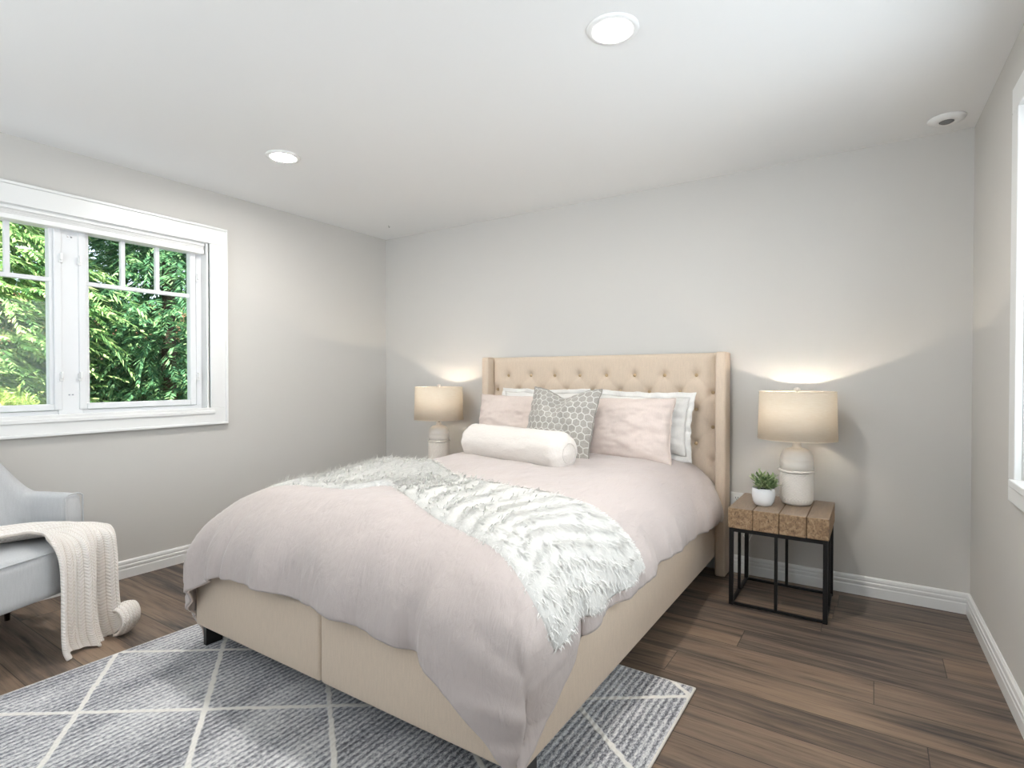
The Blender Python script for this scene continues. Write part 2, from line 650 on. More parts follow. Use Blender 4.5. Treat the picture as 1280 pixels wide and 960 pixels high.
# wall behind the camera, with a made-up window for the fill lamp
tag(boxes('wall_front', [(XL, -3.0, YS - .12, YS, 0, ZC), (-0.5, 0.75, YS - .12, YS, 0, ZC),
                         (-3.0, -0.5, YS - .12, YS, 0, 0.75), (-3.0, -0.5, YS - .12, YS, 2.3, ZC)], 'wall_paint'), kind='structure')
w3 = tag(boxes('fill_window', [(-3.0, -0.5, YS - .1, YS - .03, 0.75, 0.81), (-3.0, -0.5, YS - .1, YS - .03, 2.24, 2.3),
                            (-3.0, -2.94, YS - .1, YS - .03, 0.81, 2.24), (-0.56, -0.5, YS - .1, YS - .03, 0.81, 2.24),
                            (-1.78, -1.72, YS - .1, YS - .03, 0.81, 2.24)], 'vinyl', bevel=0.006), kind='structure')  # unseen window, added so the fill lamp has an opening
boxes('pane', [(-2.94, -1.78, YS - .07, YS - .064, .81, 2.24), (-1.72, -.56, YS - .07, YS - .064, .81, 2.24)], 'pane_glass', w3)
# right wall (skewed) with the second window
RY0, RY1, RZ0, RZ1 = 1.15, 2.585, 0.83, 2.15
ROT = Matrix.Translation((0.413, YB, 0)) @ Matrix.Rotation(math.atan(SKEW), 4, 'Z') @ Matrix.Translation((-0.413, -YB, 0))
def rb(x0, x1, y0, y1, z0, z1): return (0.413 + x0, 0.413 + x1, y0, y1, z0, z1)
tag(boxes('wall_right', [rb(0, .16, YS - .1, RY0, 0, ZC), rb(0, .16, RY1, YB, 0, ZC), rb(0, .16, RY0, RY1, 0, RZ0), rb(0, .16, RY0, RY1, RZ1, ZC)],
          'wall_paint', mtx=ROT), kind='structure')

# baseboards with a stepped profile
BP = [(0, 0), (0.016, 0), (0.016, 0.050), (0.0135, 0.056), (0.0135, 0.060), (0.0155, 0.064), (0.0155, 0.074), (0.012, 0.079), (0.012, 0.084),
      (0.0135, 0.087), (0.0115, 0.098), (0.006, 0.105), (0, 0.105)]
c1 = (XL, YB, 0)
c2 = (XR(YB), YB, 0)
tag(sweep_profile('baseboard_left', BP, [((XL, YS, 0), (1, 0)), (c1, (1, -1))], 'trim_paint'), kind='structure')
tag(sweep_profile('baseboard_back', BP, [(c1, (1, -1)), (c2, (-1, -1))], 'trim_paint'), kind='structure')
tag(sweep_profile('baseboard_right', BP, [(c2, (-1, -1)), ((XR(YS), YS, 0), (-1, -0.022))], 'trim_paint'), kind='structure')
# unseen slab added over the walls, eaves stretched to keep sun out
tag(boxes('roof_sun_block', [(XL - .65, 1.95, YS - 2.4, YB + .8, ZC + .16, ZC + .34)], 'siding'), kind='structure')

# ---------------------------------------------------------------- window 1 (left wall)
def frame_ring(y0, y1, z0, z1, w, xa, xb):
    """four boards round a rectangle in a wall that faces +X: (boxes)"""
    return [(xa, xb, y0, y1, z0, z0 + w), (xa, xb, y0, y1, z1 - w, z1), (xa, xb, y0, y0 + w, z0 + w, z1 - w), (xa, xb, y1 - w, y1, z0 + w, z1 - w)]


win = thing('window_1', 'white double casement window with muntins in the left wall', 'window', (XL, 1.237, 0.88))
tag(win, kind='structure')
win.location = (0, 0, 0)
# casing: flat boards with an outer back-band
CY0, CY1, CZ0, CZ1 = 0.374, 2.10, 0.88, 2.21
bm = bmesh.new()
for b in frame_ring(CY0, CY1, CZ0, CZ1, 0.115, XL, XL + .018): box(bm, *b, bevel=0.003)
for b in frame_ring(CY0, CY1, CZ0, CZ1, 0.016, XL, XL + .028): box(bm, *b, bevel=0.004)
bobj('casing', bm, 'trim_paint', win)
boxes('stool', [(XL - .075, XL + .026, CY0 + .09, CY1 - .09, WZ0 - .012, WZ0 + .012)], 'trim_paint', win, bevel=0.005)
boxes('jamb', [(XL - .16, XL, WY0 - .01, WY0 + .012, WZ0, WZ1), (XL - .16, XL, WY1 - .012, WY1 + .01, WZ0, WZ1), (XL - .16, XL, WY0, WY1, WZ1 - .012, WZ1 + .01)], 'trim_paint', win)
boxes('mullion', [(XL - .12, XL - .062, 1.18, 1.294, WZ0 + .012, WZ1)], 'vinyl', win, bevel=0.004)
for (a, b) in ((WY0 + .012, 1.18), (1.294, WY1 - .012)):
    fr = boxes('frame_edge', frame_ring(a, b, WZ0 + .012, WZ1 - .012, 0.036, XL - .125, XL - .068), 'vinyl', win, bevel=0.003)
    ya, yb, za, zb = a + .036, b - .036, WZ0 + .048, WZ1 - .048
    if a > 1.2: ga, gb = 1.312, 1.890
    else: ga, gb = 0.584, 1.162
    gz0, gz1 = 1.050, 2.022
    s = boxes('sash', [(XL - .105, XL - .056, ga - .036, ga, gz0 - .034, gz1 + .03), (XL - .105, XL - .056, gb, gb + .036, gz0 - .034, gz1 + .03),
                       (XL - .105, XL - .056, ga, gb, gz0 - .034, gz0), (XL - .105, XL - .056, ga, gb, gz1, gz1 + .03)], 'vinyl', win, bevel=0.004)
    w = (gb - ga) / 3
    boxes('muntin', [(XL - .094, XL - .066, ga, gb, 1.727, 1.751), (XL - .094, XL - .066, ga + w - .012, ga + w + .012, 1.745, gz1),
                     (XL - .094, XL - .066, ga + 2 * w - .012, ga + 2 * w + .012, 1.745, gz1)], 'vinyl', s, bevel=0.003)
    boxes('pane', [(XL - .083, XL - .077, ga - .01, gb + .01, gz0 - .01, gz1 + .01)], 'pane_glass', s)
# latches and keepers
def latch(y, z, parent):
    b = bmesh.new()
    box(b, XL - .064, XL - .050, y - .010, y + .010, z - .022, z + .022, bevel=0.003)
    box(b, XL - .056, XL - .036, y - .006, y + .006, z - .008, z + .030, bevel=0.003)
    return bobj('latch', b, 'plastic_white', parent)
for y in (1.193, 1.281, 1.937):
    for z in (1.20, 1.86):
        latch(y, z, win)
for z in (1.10, 1.99):
    boxes('keeper', [(XL - .064, XL - .058, 1.225, 1.233, z - .003, z + .003), (XL - .064, XL - .058, 1.241, 1.249, z - .003, z + .003)], 'chrome', win)
# the raised cellular blind
bl = thing('window_blind', 'white cellular blind raised to the top of the left window', 'blind', (XL - .03, 1.237, 2.02))
boxes('head_rail', [(-.028, .022, WY0 + .02 - 1.237, WY1 - .018 - 1.237, .055, .078)], 'plastic_white', bl, bevel=0.003)
st = bmesh.new()
for i in range(5):
    box(st, -.022 + .002 * (i % 2), .016 - .002 * (i % 2), WY0 + .022 - 1.237, WY1 - .02 - 1.237, .031 + i * .0048, .0352 + i * .0048, bevel=0.0015, seg=1)
bobj('fabric_stack', st, 'blind_fabric', bl)
boxes('bottom_rail', [(-.028, .020, WY0 + .022 - 1.237, WY1 - .02 - 1.237, 0.002, .030)], 'plastic_white', bl, bevel=0.004)
for y in (-.5, 0.02, .5):
    boxes('bracket', [(-.01, .024, y - .014, y + .014, .076, .084)], 'chrome', bl)

# ---------------------------------------------------------------- window 2 (right wall, seen edge-on)
w2 = tag(boxes('window_2', [rb(-.022, 0, RY0 - .09, RY1 + .09, RZ1, RZ1 + .09), rb(-.022, 0, RY1, RY1 + .09, RZ0, RZ1), rb(-.022, 0, RY0 - .09, RY0, RZ0, RZ1),
                            rb(-.022, 0, RY0 - .09, RY1 + .09, RZ0 - .08, RZ0)], 'trim_paint', bevel=0.004, mtx=ROT), kind='structure')
boxes('sill', [rb(-.034, .06, RY0 - .02, RY1 + .02, RZ0 - .018, RZ0 + .008)], 'trim_paint', w2, bevel=0.004, mtx=ROT)
boxes('sash', [rb(.05, .10, RY0, RY1, RZ0, RZ0 + .06), rb(.05, .10, RY0, RY1, RZ1 - .06, RZ1), rb(.05, .10, RY0, RY0 + .06, RZ0, RZ1), rb(.05, .10, RY1 - .06, RY1, RZ0, RZ1),
               rb(.05, .10, 1.83, 1.90, RZ0, RZ1)], 'vinyl', w2, bevel=0.004, mtx=ROT)
boxes('pane', [rb(.072, .078, RY0 + .03, RY1 - .03, RZ0 + .03, RZ1 - .03)], 'pane_glass', w2, mtx=ROT)

# ---------------------------------------------------------------- lights in the ceiling
def downlight(x, y, label, on=True):
    t = thing('recessed_light', label, 'ceiling light', (x, y, ZC), 0, None)
    lathe('trim_ring', [(.062, -.004), (.066, -.009), (.090, -.006), (.094, -.001), (.094, 0.0), (.062, 0.0)], 'plastic_white', t, 48, closed=True)
    lathe('lens', [(0, -.0075), (.040, -.0075), (.062, -.0055)], 'downlight_glow', t, 48)
    S = bpy.data.objects.new('beam', bpy.data.lights.new('beam', 'SPOT'))
    S.data.energy = DOWNLIGHT_W; S.data.color = (1.0, .97, .93)
    S.data.spot_size = R(104); S.data.spot_blend = 1.0; S.data.shadow_soft_size = .05
    S.parent = t; S.location = (0, 0, -.06)
    col.objects.link(S)
    return t
downlight(-.795, 1.87, 'round glowing recessed light above the bed foot, the larger one in view')
downlight(-2.811, 1.915, 'round glowing recessed light nearer the window wall')
t = thing('ceiling_detector', 'small round white ceiling detector with a dark slot in the right corner', 'detector', (0.285, 3.40, ZC))
lathe('cover', [(.0, -.016), (.034, -.016), (.040, -.020), (.052, -.018), (.074, -.008), (.077, 0)], 'plastic_white', t, 40)
lathe('sensor', [(0, -.0215), (.022, -.0215), (.030, -.0165)], 'sensor_grey', t, 24)
t = tag(tube('ceiling_hook', [(-3.36, 3.26, ZC), (-3.36, 3.26, ZC - .012), (-3.35, 3.255, ZC - .02), (-3.338, 3.25, ZC - .014)], .002, 'chrome'),
        'tiny metal hook in the ceiling near the far left corner', 'hook')

# ================================================================ RUG
RX0, RX1, RYa, RYb = -2.72, -0.562, -0.95, 2.14
rug = thing('area_rug', 'grey heathered rug with off-white diamond lines under the bed foot', 'rug', (0, 0, 0))
boxes('pile', [(RX0 + .006, RX1 - .006, RYa + .006, RYb - .006, 0.001, 0.013)], 'rug_pile', rug, bevel=0.004)
tube('binding', [(RX0 + .004, RYa + .004, .006), (RX1 - .004, RYa + .004, .006), (RX1 - .004, RYb - .004, .006), (RX0 + .004, RYb - .004, .006)], .0058, 'rug_binding', rug, 8, cyc=True)

# ================================================================ BED
BX = -1.638
bed = thing('upholstered_bed', 'beige upholstered queen bed with tufted wingback headboard', 'bed', (0, 0, 0))
FY = 1.25                                  # outer face of the foot rail
RLX, RRX = -2.487, -0.795                  # outer faces of the side rails
ZR0, ZR1 = 0.112, 0.378
bm = bmesh.new(); box(bm, RLX, BX - .0015, FY, FY + .05, ZR0, ZR1, bevel=0.014, seg=3)
box(bm, BX + .0015, RRX, FY, FY + .05, ZR0, ZR1, bevel=0.014, seg=3)
bobj('foot_rail', bm, 'bed_linen_beige', bed, smooth=True)
for (a, b) in ((RLX, RLX + .05), (RRX - .05, RRX)):
    boxes('side_rail', [(a, b, FY + .03, 3.46, ZR0, ZR1)], 'bed_linen_beige', bed, bevel=0.014, seg=3, smooth=True)
boxes('slat_deck', [(RLX + .05, RRX - .05, FY + .05, 3.48, .22, .25)], 'dark_wood', bed)
for (x, y, s) in ((RLX + .008, FY + .03, 1), (RRX - .032, FY + .03, 1), (RLX + .20, 2.4, 1), (RRX - .25, 2.4, 1), (BX, FY + 1.0, 1)):
    bm = bmesh.new(); box(bm, x, x + .024, y, y + .075, 0.0135 if y < 2.1 else 0.0005, ZR0 + .02, bevel=0.003)
    bobj('leg', bm, 'black_leg', bed)
# wings
for (xa, xb) in ((-2.537, -2.476), (-.797, -.736)):
    bm = bmesh.new(); box(bm, xa, xb, 3.433, 3.565, 0.001, 1.352, bevel=0.012, seg=3)
    bobj('wing', bm, 'bed_linen_beige', bed, smooth=True)
# tufted panel
PX0, PX1, PZ0, PZ1 = -2.477, -.796, 0.28, 1.350
rows = [1.212, 1.105, 0.998, 0.891, 0.784, 0.677]
dxb = 0.202
def btn_x(r):
    off = 0.0 if r % 2 == 0 else dxb / 2
    xs = [BX + off + dxb * (i - 3.5) for i in range(8)]
    return [x for x in xs if PX0 + .05 < x < PX1 - .05] if r % 2 == 0 else [x for x in [BX + dxb * (i - 4) for i in range(9)] if PX0 + .02 < x < PX1 - .02]
buttons = [(x, rows[r]) for r in range(len(rows)) for x in btn_x(r)]
segs = []
for r in range(len(rows) - 1):
    for x in btn_x(r):
        for x2 in btn_x(r + 1):
            if abs(abs(x - x2) - dxb / 2) < 0.02: segs.append(((x, rows[r]), (x2, rows[r + 1])))
for x in btn_x(0): segs.append(((x, rows[0]), (x, PZ1 + .02)))
for r in range(1, len(rows), 2):
    xs = btn_x(r)
    segs.append(((xs[0], rows[r]), (PX0 - .02, rows[r]))); segs.append(((xs[-1], rows[r]), (PX1 + .02, rows[r])))
nx, nz = 230, 150
gx = np.linspace(PX0, PX1, nx); gz = np.linspace(PZ0, PZ1, nz)
XX, ZZ = np.meshgrid(gx, gz, indexing='ij')
dep = np.zeros_like(XX)
dmin = np.full_like(XX, 9.0)
for (ax, az), (bx_, bz) in segs:
    vx, vz = bx_ - ax, bz - az
    L2 = vx * vx + vz * vz
    tt = np.clip(((XX - ax) * vx + (ZZ - az) * vz) / L2, 0, 1)
    dmin = np.minimum(dmin, np.hypot(XX - ax - tt * vx, ZZ - az - tt * vz))
bmin = np.full_like(XX, 9.0)
for (bx_, bz) in buttons: bmin = np.minimum(bmin, np.hypot(XX - bx_, ZZ - bz))
puff = np.clip(dmin / 0.055, 0, 1)
bp = np.clip(bmin / 0.075, 0, 1)
dep = 0.002 * (1 - (1 - puff) ** 2) + 0.012 * (1 - (1 - bp) ** 2) - 0.0038 * np.exp(-(dmin / .0032) ** 2) * np.exp(-(bmin / .06)) - 0.022 * np.exp(-(bmin / .021) ** 1.35)
edge = np.minimum(np.minimum(XX - PX0, PX1 - XX), PZ1 - ZZ)
dep = dep - 0.022 * np.exp(-np.clip(edge, 0, 1) / .012)
YY = 3.512 - dep
vs = list(zip(XX.ravel(), YY.ravel(), ZZ.ravel()))
fs = gridfaces(nx, nz)
back = len(vs)
vs += [(PX0, 3.56, PZ0), (PX1, 3.56, PZ0), (PX1, 3.56, PZ1), (PX0, 3.56, PZ1)]
fs.append((back, back + 1, back + 2, back + 3))
top_ids = [i * nz + nz - 1 for i in range(nx)]
fs.append(tuple(top_ids + [back + 2, back + 3]))
fs.append(tuple([i * nz for i in range(nx)][::-1] + [back, back + 1]))
mesh('headboard_panel', vs, fs, 'bed_linen_beige', bed)
btn = None
for (x, z) in buttons:
    if z < 0.70: continue
    if btn is None:
        btn = lathe('button', [(0, .006), (.006, .0052), (.0105, .0025), (.0115, -.002), (.009, -.004)], 'brass_button', bed, 14)
        b = btn
    else:
        b = btn.copy(); col.objects.link(b); b.parent = bed
    b.location = (x, 3.523, z); b.rotation_euler = (R(90), 0, 0)

mat_ = boxes('mattress', [(-2.40, -.88, 1.36, 3.46, .252, .60)], 'mattress_ticking', None, bevel=0.06, seg=4, smooth=True)
tag(mat_, 'white mattress lying on the upholstered bed, hidden under the duvet', 'mattress')

# ---------------------------------------------------------------- duvet
AC = 0.53            # half width of the flat core
YC = 1.565           # front line of the flat core
YH = 3.47            # head end
EX, HD = 0.355, 0.30  # shoulder: how far out, how far down
ZT = 0.690
_th = np.linspace(0, math.pi / 2, 200)
_g = EX * np.sin(_th) ** 0.92
_h = HD * (1 - np.cos(_th) ** 1.0)
_s = np.concatenate([[0], np.cumsum(np.hypot(np.diff(_g), np.diff(_h)))])
SL = _s[-1]
def shoulder(d):
    if d <= SL: return float(np.interp(d, _s, _g)), float(np.interp(d, _s, _h))
    return EX, HD + (d - SL)
def fbm(x, y, z=0.0, oct=3):
    return noise.fractal(Vector((x, y, z)), 1.0, 2.0, oct)
def duvet_pt(a, b, lift=0.0):
    """a: across (0 = bed axis), b: plan Y on the core, below YC = cloth running over the foot"""
    dx = max(0.0, abs(a) - AC); dy = max(0.0, YC - b)
    d = math.hypot(dx, dy)
    ca = max(-AC, min(AC, a)); cb = max(YC, b)
    if d < 1e-6:
        ux = uy = 0.0; g = h = 0.0
    else:
        ux, uy = dx / d, dy / d
        k = (ux ** 4.5 + uy ** 4.5) ** (1 / 4.5)
        g, h = shoulder(d)
        g += lift * min(1, d / SL * 1.2)
        ux, uy = ux / k, uy / k
    sx = 1 if a >= 0 else -1
    # broad puffiness and crown
    r = min(1, math.hypot(a / (AC + .25), 0))
    crown = 0.022 * (1 - r * r)
    puff = 0.014 * fbm(a * 2.3 + 7, b * 2.0, 1.3) + 0.004 * fbm(a * 9, b * 7, 4.1)
    hang = min(1, max(0, (d - .25) / .35))
    # gathered folds that grow toward the hem, running down the drop
    if dx > 0 and dy > 0: per = (b if dx > dy else a) * 1.0 + math.atan2(dy, dx) * .55
    elif dx > 0: per = b + 5
    else: per = a
    fine = .0012 * fbm(a * 14 + b * 5, b * 16 - a * 6, 9.3) * (.35 + hang)
    fold = fine + hang * (0.012 * math.sin(per * 23 + 3 * fbm(per * 2.2, 0.4, sx)) + 0.016 * fbm(per * 7, d * 1.6, 2.2 + sx) + .009 * fbm(per * 17, d * 3, 5.2))
    hang2 = min(1, max(0, (d - .12) / .35))
    fold += hang2 * (.010 * math.sin(per * 11 + 2.5 * fbm(per * 1.7, 1.4, sx)) + .008 * fbm(per * 4.5, d * 1.2, 6.6))
    if sx > 0 and dx > 0: fold -= .026 * hang * math.exp(-((b - 1.53) / .07) ** 2)
    if dx > 0 and dy > 0: fold += .016 * hang * min(1, dx * dy / .03)
    inward = -0.030 * max(0, (d - SL)) / 0.1 * (1 if d < SL + .1 else 1 / max(1, (d - SL) / .1))
    corner = min(1, (min(dx, dy) / .30)) if d > 0 else 0
    g2 = g + fold + (inward * (1 - corner) if d > SL else 0)
    g2 = max(g2, 0) if d > 0 else 0
    X = BX + ca + sx * ux * g2
    Y = cb - uy * g2
    Z = ZT + crown + puff * (1 - hang * .6) - h + lift * max(0.0, 1 - d / SL)
    # sinks a little against the headboard
    Z -= 0.02 * sstep(3.3, 3.47, b)
    return Vector((X, Y, max(Z, 0.03)))


def o_right(b):  return interp(b, [1.0, 1.35, 1.6, 2.3, 2.7, 3.3, 3.5], [.56, .55, .515, .495, .515, .545, .56])
def o_left(b):   return interp(b, [1.0, 1.6, 3.5], [.72, .64, .55])
def o_front(a):  return interp(a, [-1.2, -.8, -.2, .2, .45, .62, 1.2], [.535, .515, .520, .528, .548, .575, .615])
NA, NB = 250, 250
vs, uv = [], []
for i in range(NA):
    s = -1 + 2 * i / (NA - 1)
    for j in range(NB):
        t = j / (NB - 1)
        # t: 0 at head, 1 at foot hem
        b = YH + (YC - YH) * (t / .72) if t < .72 else YC - (t - .72) / .28
        if s > .52 - 1e-9: a = AC + (s - .52) / .48 * o_right(max(1.0, b))
        elif s < -.52: a = -AC + (s + .52) / .48 * o_left(max(1.0, b))
        else: a = s / .52 * AC
        if t >= .72: b = YC - (t - .72) / .28 * o_front(a)
        vs.append(duvet_pt(a, b)); uv.append((i / NA, j / NB))
dv = mesh('duvet', vs, gridfaces(NA, NB), 'duvet_cotton', None, True, uv)
so = dv.modifiers.new('thick', 'SOLIDIFY'); so.thickness = 0.014; so.offset = -1
tag(dv, 'pale blush pink duvet spread over the upholstered bed', 'duvet')
# piped hem as a part
hem = [vs[(NA - 1) * NB + j] + Vector((.004, 0, 0)) for j in range(0, NB, 2)] + [vs[i * NB + NB - 1] + Vector((0, -.004, 0)) for i in range(NA - 1, -1, -2)]
tube('piped_hem', hem, 0.0042, 'pillow_pink', dv, 6)
# ---------------------------------------------------------------- faux-fur throw, laid along the duvet in (a, b) cloth coordinates
THROW_F = [(-1.05, 1.42), (-.85, 1.45), (-.63, 1.48), (-.44, 1.51), (-.22, 1.555), (-.11, 1.69), (.06, 1.60), (.35, 1.46), (.53, 1.41), (.65, 1.40), (.78, 1.35), (.93, 1.31)]
THROW_B = [(-1.05, 1.95), (-.85, 2.0), (-.62, 2.05), (-.45, 2.07), (-.25, 2.07), (-.07, 2.04), (.10, 2.0), (.27, 1.96), (.56, 1.96), (.72, 2.02), (.85, 2.05), (.965, 2.06)]
def cr(pts, t):
    n = len(pts) - 1
    f = t * n; i = min(int(f), n - 1); u = f - i
    p = [np.array(pts[max(0, min(n, k))], float) for k in (i - 1, i, i + 1, i + 2)]
    return 0.5 * (2 * p[1] + (p[2] - p[0]) * u + (2 * p[0] - 5 * p[1] + 4 * p[2] - p[3]) * u * u + (3 * p[1] - p[0] - 3 * p[2] + p[3]) * u ** 3)
def throw_pt(t, w, extra=0.0):
    f = cr(THROW_F, t); bk = cr(THROW_B, t)
    q = f * (1 - w) + bk * w
    q[0] += .055 * math.sin(math.pi * w) * sstep(.8, 1, t)
    e = min(w, 1 - w)
    roll = 0.020 * min(1, e / .08) ** .5
    lump = 0.008 * fbm(t * 9, w * 4, 3.3) + .016 * max(0, 1 - abs(w - .15) / .2) * max(0, fbm(t * 6, 1.2))
    lump += .056 * sstep(.10, .26, t) * (1 - sstep(.40, .52, t)) * sstep(.25, 1.0, w)
    wrk = 0.022 * math.exp(-((w - .78) / .10) ** 2) * sstep(.30, .55, t) * (1 - sstep(.75, .9, t))
    return duvet_pt(q[0], q[1], 0.008 + roll + lump * min(1, e / .1) + wrk + extra)
NTt, NW = 150, 44
tv, tuv = [], []
for i in range(NTt):
    for j in range(NW):
        tv.append(throw_pt(i / (NTt - 1), j / (NW - 1))); tuv.append((i / NTt, j / NW))
tf = gridfaces(NTt, NW)
thr = thing('throw_blanket', 'white shaggy faux-fur throw laid across the middle of the bed', 'throw blanket', (0, 0, 0))
base = mesh('backing', tv, tf, 'fur_base', thr, True, tuv)
so = base.modifiers.new('thick', 'SOLIDIFY'); so.thickness = 0.012; so.offset = -1
rnd = random.Random(5)
fv, ff = [], []
def strand(p, dirv, nrm, L, w):
    side = dirv.cross(nrm).normalized() * w
    k = len(fv)
    p1 = p + dirv * L * .5 + nrm * L * .12
    p2 = p + dirv * L + nrm * L * .04
    fv.extend([p - side, p + side, p1 + side * .8, p1 - side * .8, p2])
    ff.append((k, k + 1, k + 2, k + 3)); ff.append((k + 3, k + 2, k + 4))
for _ in range(26000):
    t = rnd.random(); w = rnd.random()
    ph = (t * 26 + .6 * math.sin(w * 5)) % 1.0
    if ph > .42 and rnd.random() < (.85 if t > .5 else .5): continue
    if rnd.random() < .10: w = 1 - rnd.random() * .04
    p = throw_pt(t, w)
    e = .004
    d1 = throw_pt(min(1, t + e), w) - throw_pt(max(0, t - e), w)
    d2 = throw_pt(t, min(1, w + .01)) - throw_pt(t, max(0, w - .01))
    if d1.length < 1e-6 or d2.length < 1e-6: continue
    n = d1.cross(d2).normalized()
    if n.z < 0 and n.x * 1 < .0: n = -n
    if n.z < -.2: n = -n
    d1.normalize(); d2.normalize()
    jit = Vector((rnd.uniform(-1, 1), rnd.uniform(-1, 1), 0)) * .55
    dr = (d1 * 1.0 + d2 * rnd.uniform(-.6, .6) + jit * .5 + n * rnd.uniform(.02, .22)).normalized()
    if rnd.random() < .14 and t < .95: dr = (dr + n * .7 + jit * .6).normalized()
    if w < .05 and rnd.random() < .3: dr = (dr * .5 - d2).normalized()
    if w > .95: dr = (dr * .5 + d2).normalized()
    strand(p, dr, n, rnd.uniform(.020, .042) * (.55 if w < .07 or w > .93 or t > .96 else 1.0), rnd.uniform(.0009, .0022))
mesh('fur_pile', fv, ff, 'fur_strand', thr, True)

# ---------------------------------------------------------------- pillows
def pillow(name, W, H, T, mat, parent=None, seed=0, pinch=.06, dent=0.0, wr=.017, n=56, flange=0.0, p=2.6, sag=0.0):
    """a soft pillow in its own x (width), z (height), y (thickness, -y = front)"""
    vs, fs, uv = [], [], []
    def prof(u, v): return max(0.0, (1 - abs(u) ** p) * (1 - abs(v) ** p)) ** .55
    for side in (-1, 1):
        off = len(vs)
        for i in range(n):
            u = -1 + 2 * i / (n - 1)
            for j in range(n):
                v = -1 + 2 * j / (n - 1)
                bx_ = 1 - pinch * (1 - abs(v) ** 2) * 1.0 * (abs(u) ** 3) + 0
                bz_ = 1 - pinch * (1 - abs(u) ** 2) * (abs(v) ** 3)
                x = W / 2 * u * bx_
                z = H / 2 * v * bz_
                if dent:
                    kk = max(0, v) ** 1.3
                    z -= dent * kk * math.exp(-(u / .42) ** 2)
                z -= sag * (1 - u * u) * max(0, v)
                y = side * T / 2 * prof(u, v)
                f = prof(u, v)
                edge_ = 1 - abs(max(abs(u), abs(v)))
                y += side * wr * f * fbm(u * 2.6 + seed, v * 2.6, side + seed * 1.7)
                # radiating creases from the short seams
                y += side * wr * .9 * f * math.exp(-(edge_ / .22)) * math.sin(v * 17 + 2 * fbm(u * 3, v * 3, seed)) * (abs(u) > abs(v))
                if dent: y += -side * .03 * f * math.exp(-(u / .22) ** 2) * sstep(.0, .9, v)
                x += .006 * fbm(v * 3, seed, 2.0) * abs(u)
                z += .006 * fbm(u * 3, seed, 7.0) * abs(v)
                vs.append((x, y, z)); uv.append(((u + 1) / 2 * W / .5, (v + 1) / 2 * H / .5))
        g = gridfaces(n, n, off)
        fs += [f[::-1] for f in g] if side > 0 else g
    me = mesh(name, vs, fs, mat, parent, True, uv)
    bm = bmesh.new(); bm.from_mesh(me.data)
    bmesh.ops.remove_doubles(bm, verts=bm.verts[:], dist=.0006)
    bmesh.ops.recalc_face_normals(bm, faces=bm.faces[:])
    bm.to_mesh(me.data); bm.free()
    ring = [vs[i * n] for i in range(n)] + [vs[(n - 1) * n + j] for j in range(n)] + [vs[i * n + n - 1] for i in range(n - 1, -1, -1)] + [vs[j] for j in range(n - 1, -1, -1)]
    clean = [ring[0]]
    for q in ring[1:]:
        if (Vector(q) - Vector(clean[-1])).length > .002: clean.append(q)
    if (Vector(clean[0]) - Vector(clean[-1])).length < .002: clean.pop()
    return me, clean


def flange_part(name, ring, W, H, width, mat, parent, seed):
    vs, fs = [], []
    n = len(ring)
    for k, q in enumerate(ring):
        x, y, z = q
        ux = x / (W / 2); uz = z / (H / 2)
        l = max(abs(ux), abs(uz))
        ox = (abs(ux) / l) ** 6 * math.copysign(1, ux); oz = (abs(uz) / l) ** 6 * math.copysign(1, uz)
        for m in range(4):
            f = m / 3
            wv = .010 * f * math.sin(k * .55 + seed) + .014 * f * fbm(k * .12, seed)
            vs.append((x + ox * width * f, y + wv + (.005 if m == 0 else 0) * 0, z + oz * width * f))
    for k in range(n):
        for m in range(3):
            fs.append((k * 4 + m, ((k + 1) % n) * 4 + m, ((k + 1) % n) * 4 + m + 1, k * 4 + m + 1))
    o = mesh(name, vs, fs, mat, parent)
    s = o.modifiers.new('thick', 'SOLIDIFY'); s.thickness = .004; s.offset = 0
    return o


def place_pillow(t, x, y, z, lean, rz=0, roll=0):
    t.location = (x, y, z)
    t.rotation_euler = (R(-lean), R(roll), R(rz))
    t.rotation_mode = 'XYZ'


def make_pillow(name, label, cat, W, H, T, mat, x, ybase, zbase, lean, rz=0, roll=0, seed=1, flange=0.0, pipe=None, **kw):
    t = thing(name, label, cat)
    body, ring = pillow('cover', W, H, T, mat, t, seed=seed, **kw)
    if flange: flange_part('flange', ring, W, H, flange, mat, t, seed)
    if pipe: tube('piping', ring, .004, pipe, t, 6, cyc=True)
    hh = H / 2 + flange
    place_pillow(t, x, ybase + hh * math.sin(R(lean)), zbase + hh * math.cos(R(lean)), lean, rz, roll)
    return t


make_pillow('bed_pillow', 'white flanged pillow leaning on the headboard, nearer the nightstand in view', 'pillow', .60, .36, .17, 'pillow_white', -1.24, 3.345, .69, 9, 0, 1, seed=3, flange=.034)
make_pillow('bed_pillow', 'white pillow leaning on the headboard behind the grey honeycomb cushion', 'pillow', .66, .38, .16, 'pillow_white', -1.97, 3.355, .69, 8, 0, 0, seed=5, flange=.028)
make_pillow('pillow_sham', 'blush pink pillow at the nightstand side, right of the grey honeycomb cushion', 'pillow', .66, .40, .16, 'pillow_pink', -1.312, 3.165, .685, 14, 2, 0, seed=7, pipe='pillow_pink')
make_pillow('pillow_sham', 'blush pink pillow at the window side, behind the end of the white bolster', 'pillow', .66, .40, .16, 'pillow_pink', -2.095, 3.17, .685, 14, -3, 0, seed=9, pipe='pillow_pink')
gp = make_pillow('throw_pillow', 'grey square cushion with a pale honeycomb pattern behind the white bolster', 'cushion', .50, .47, .17, 'hex_fabric', -1.625, 2.93, .69, 20, -5, 1, seed=12, pinch=.07, dent=.055, pipe='hex_trim')
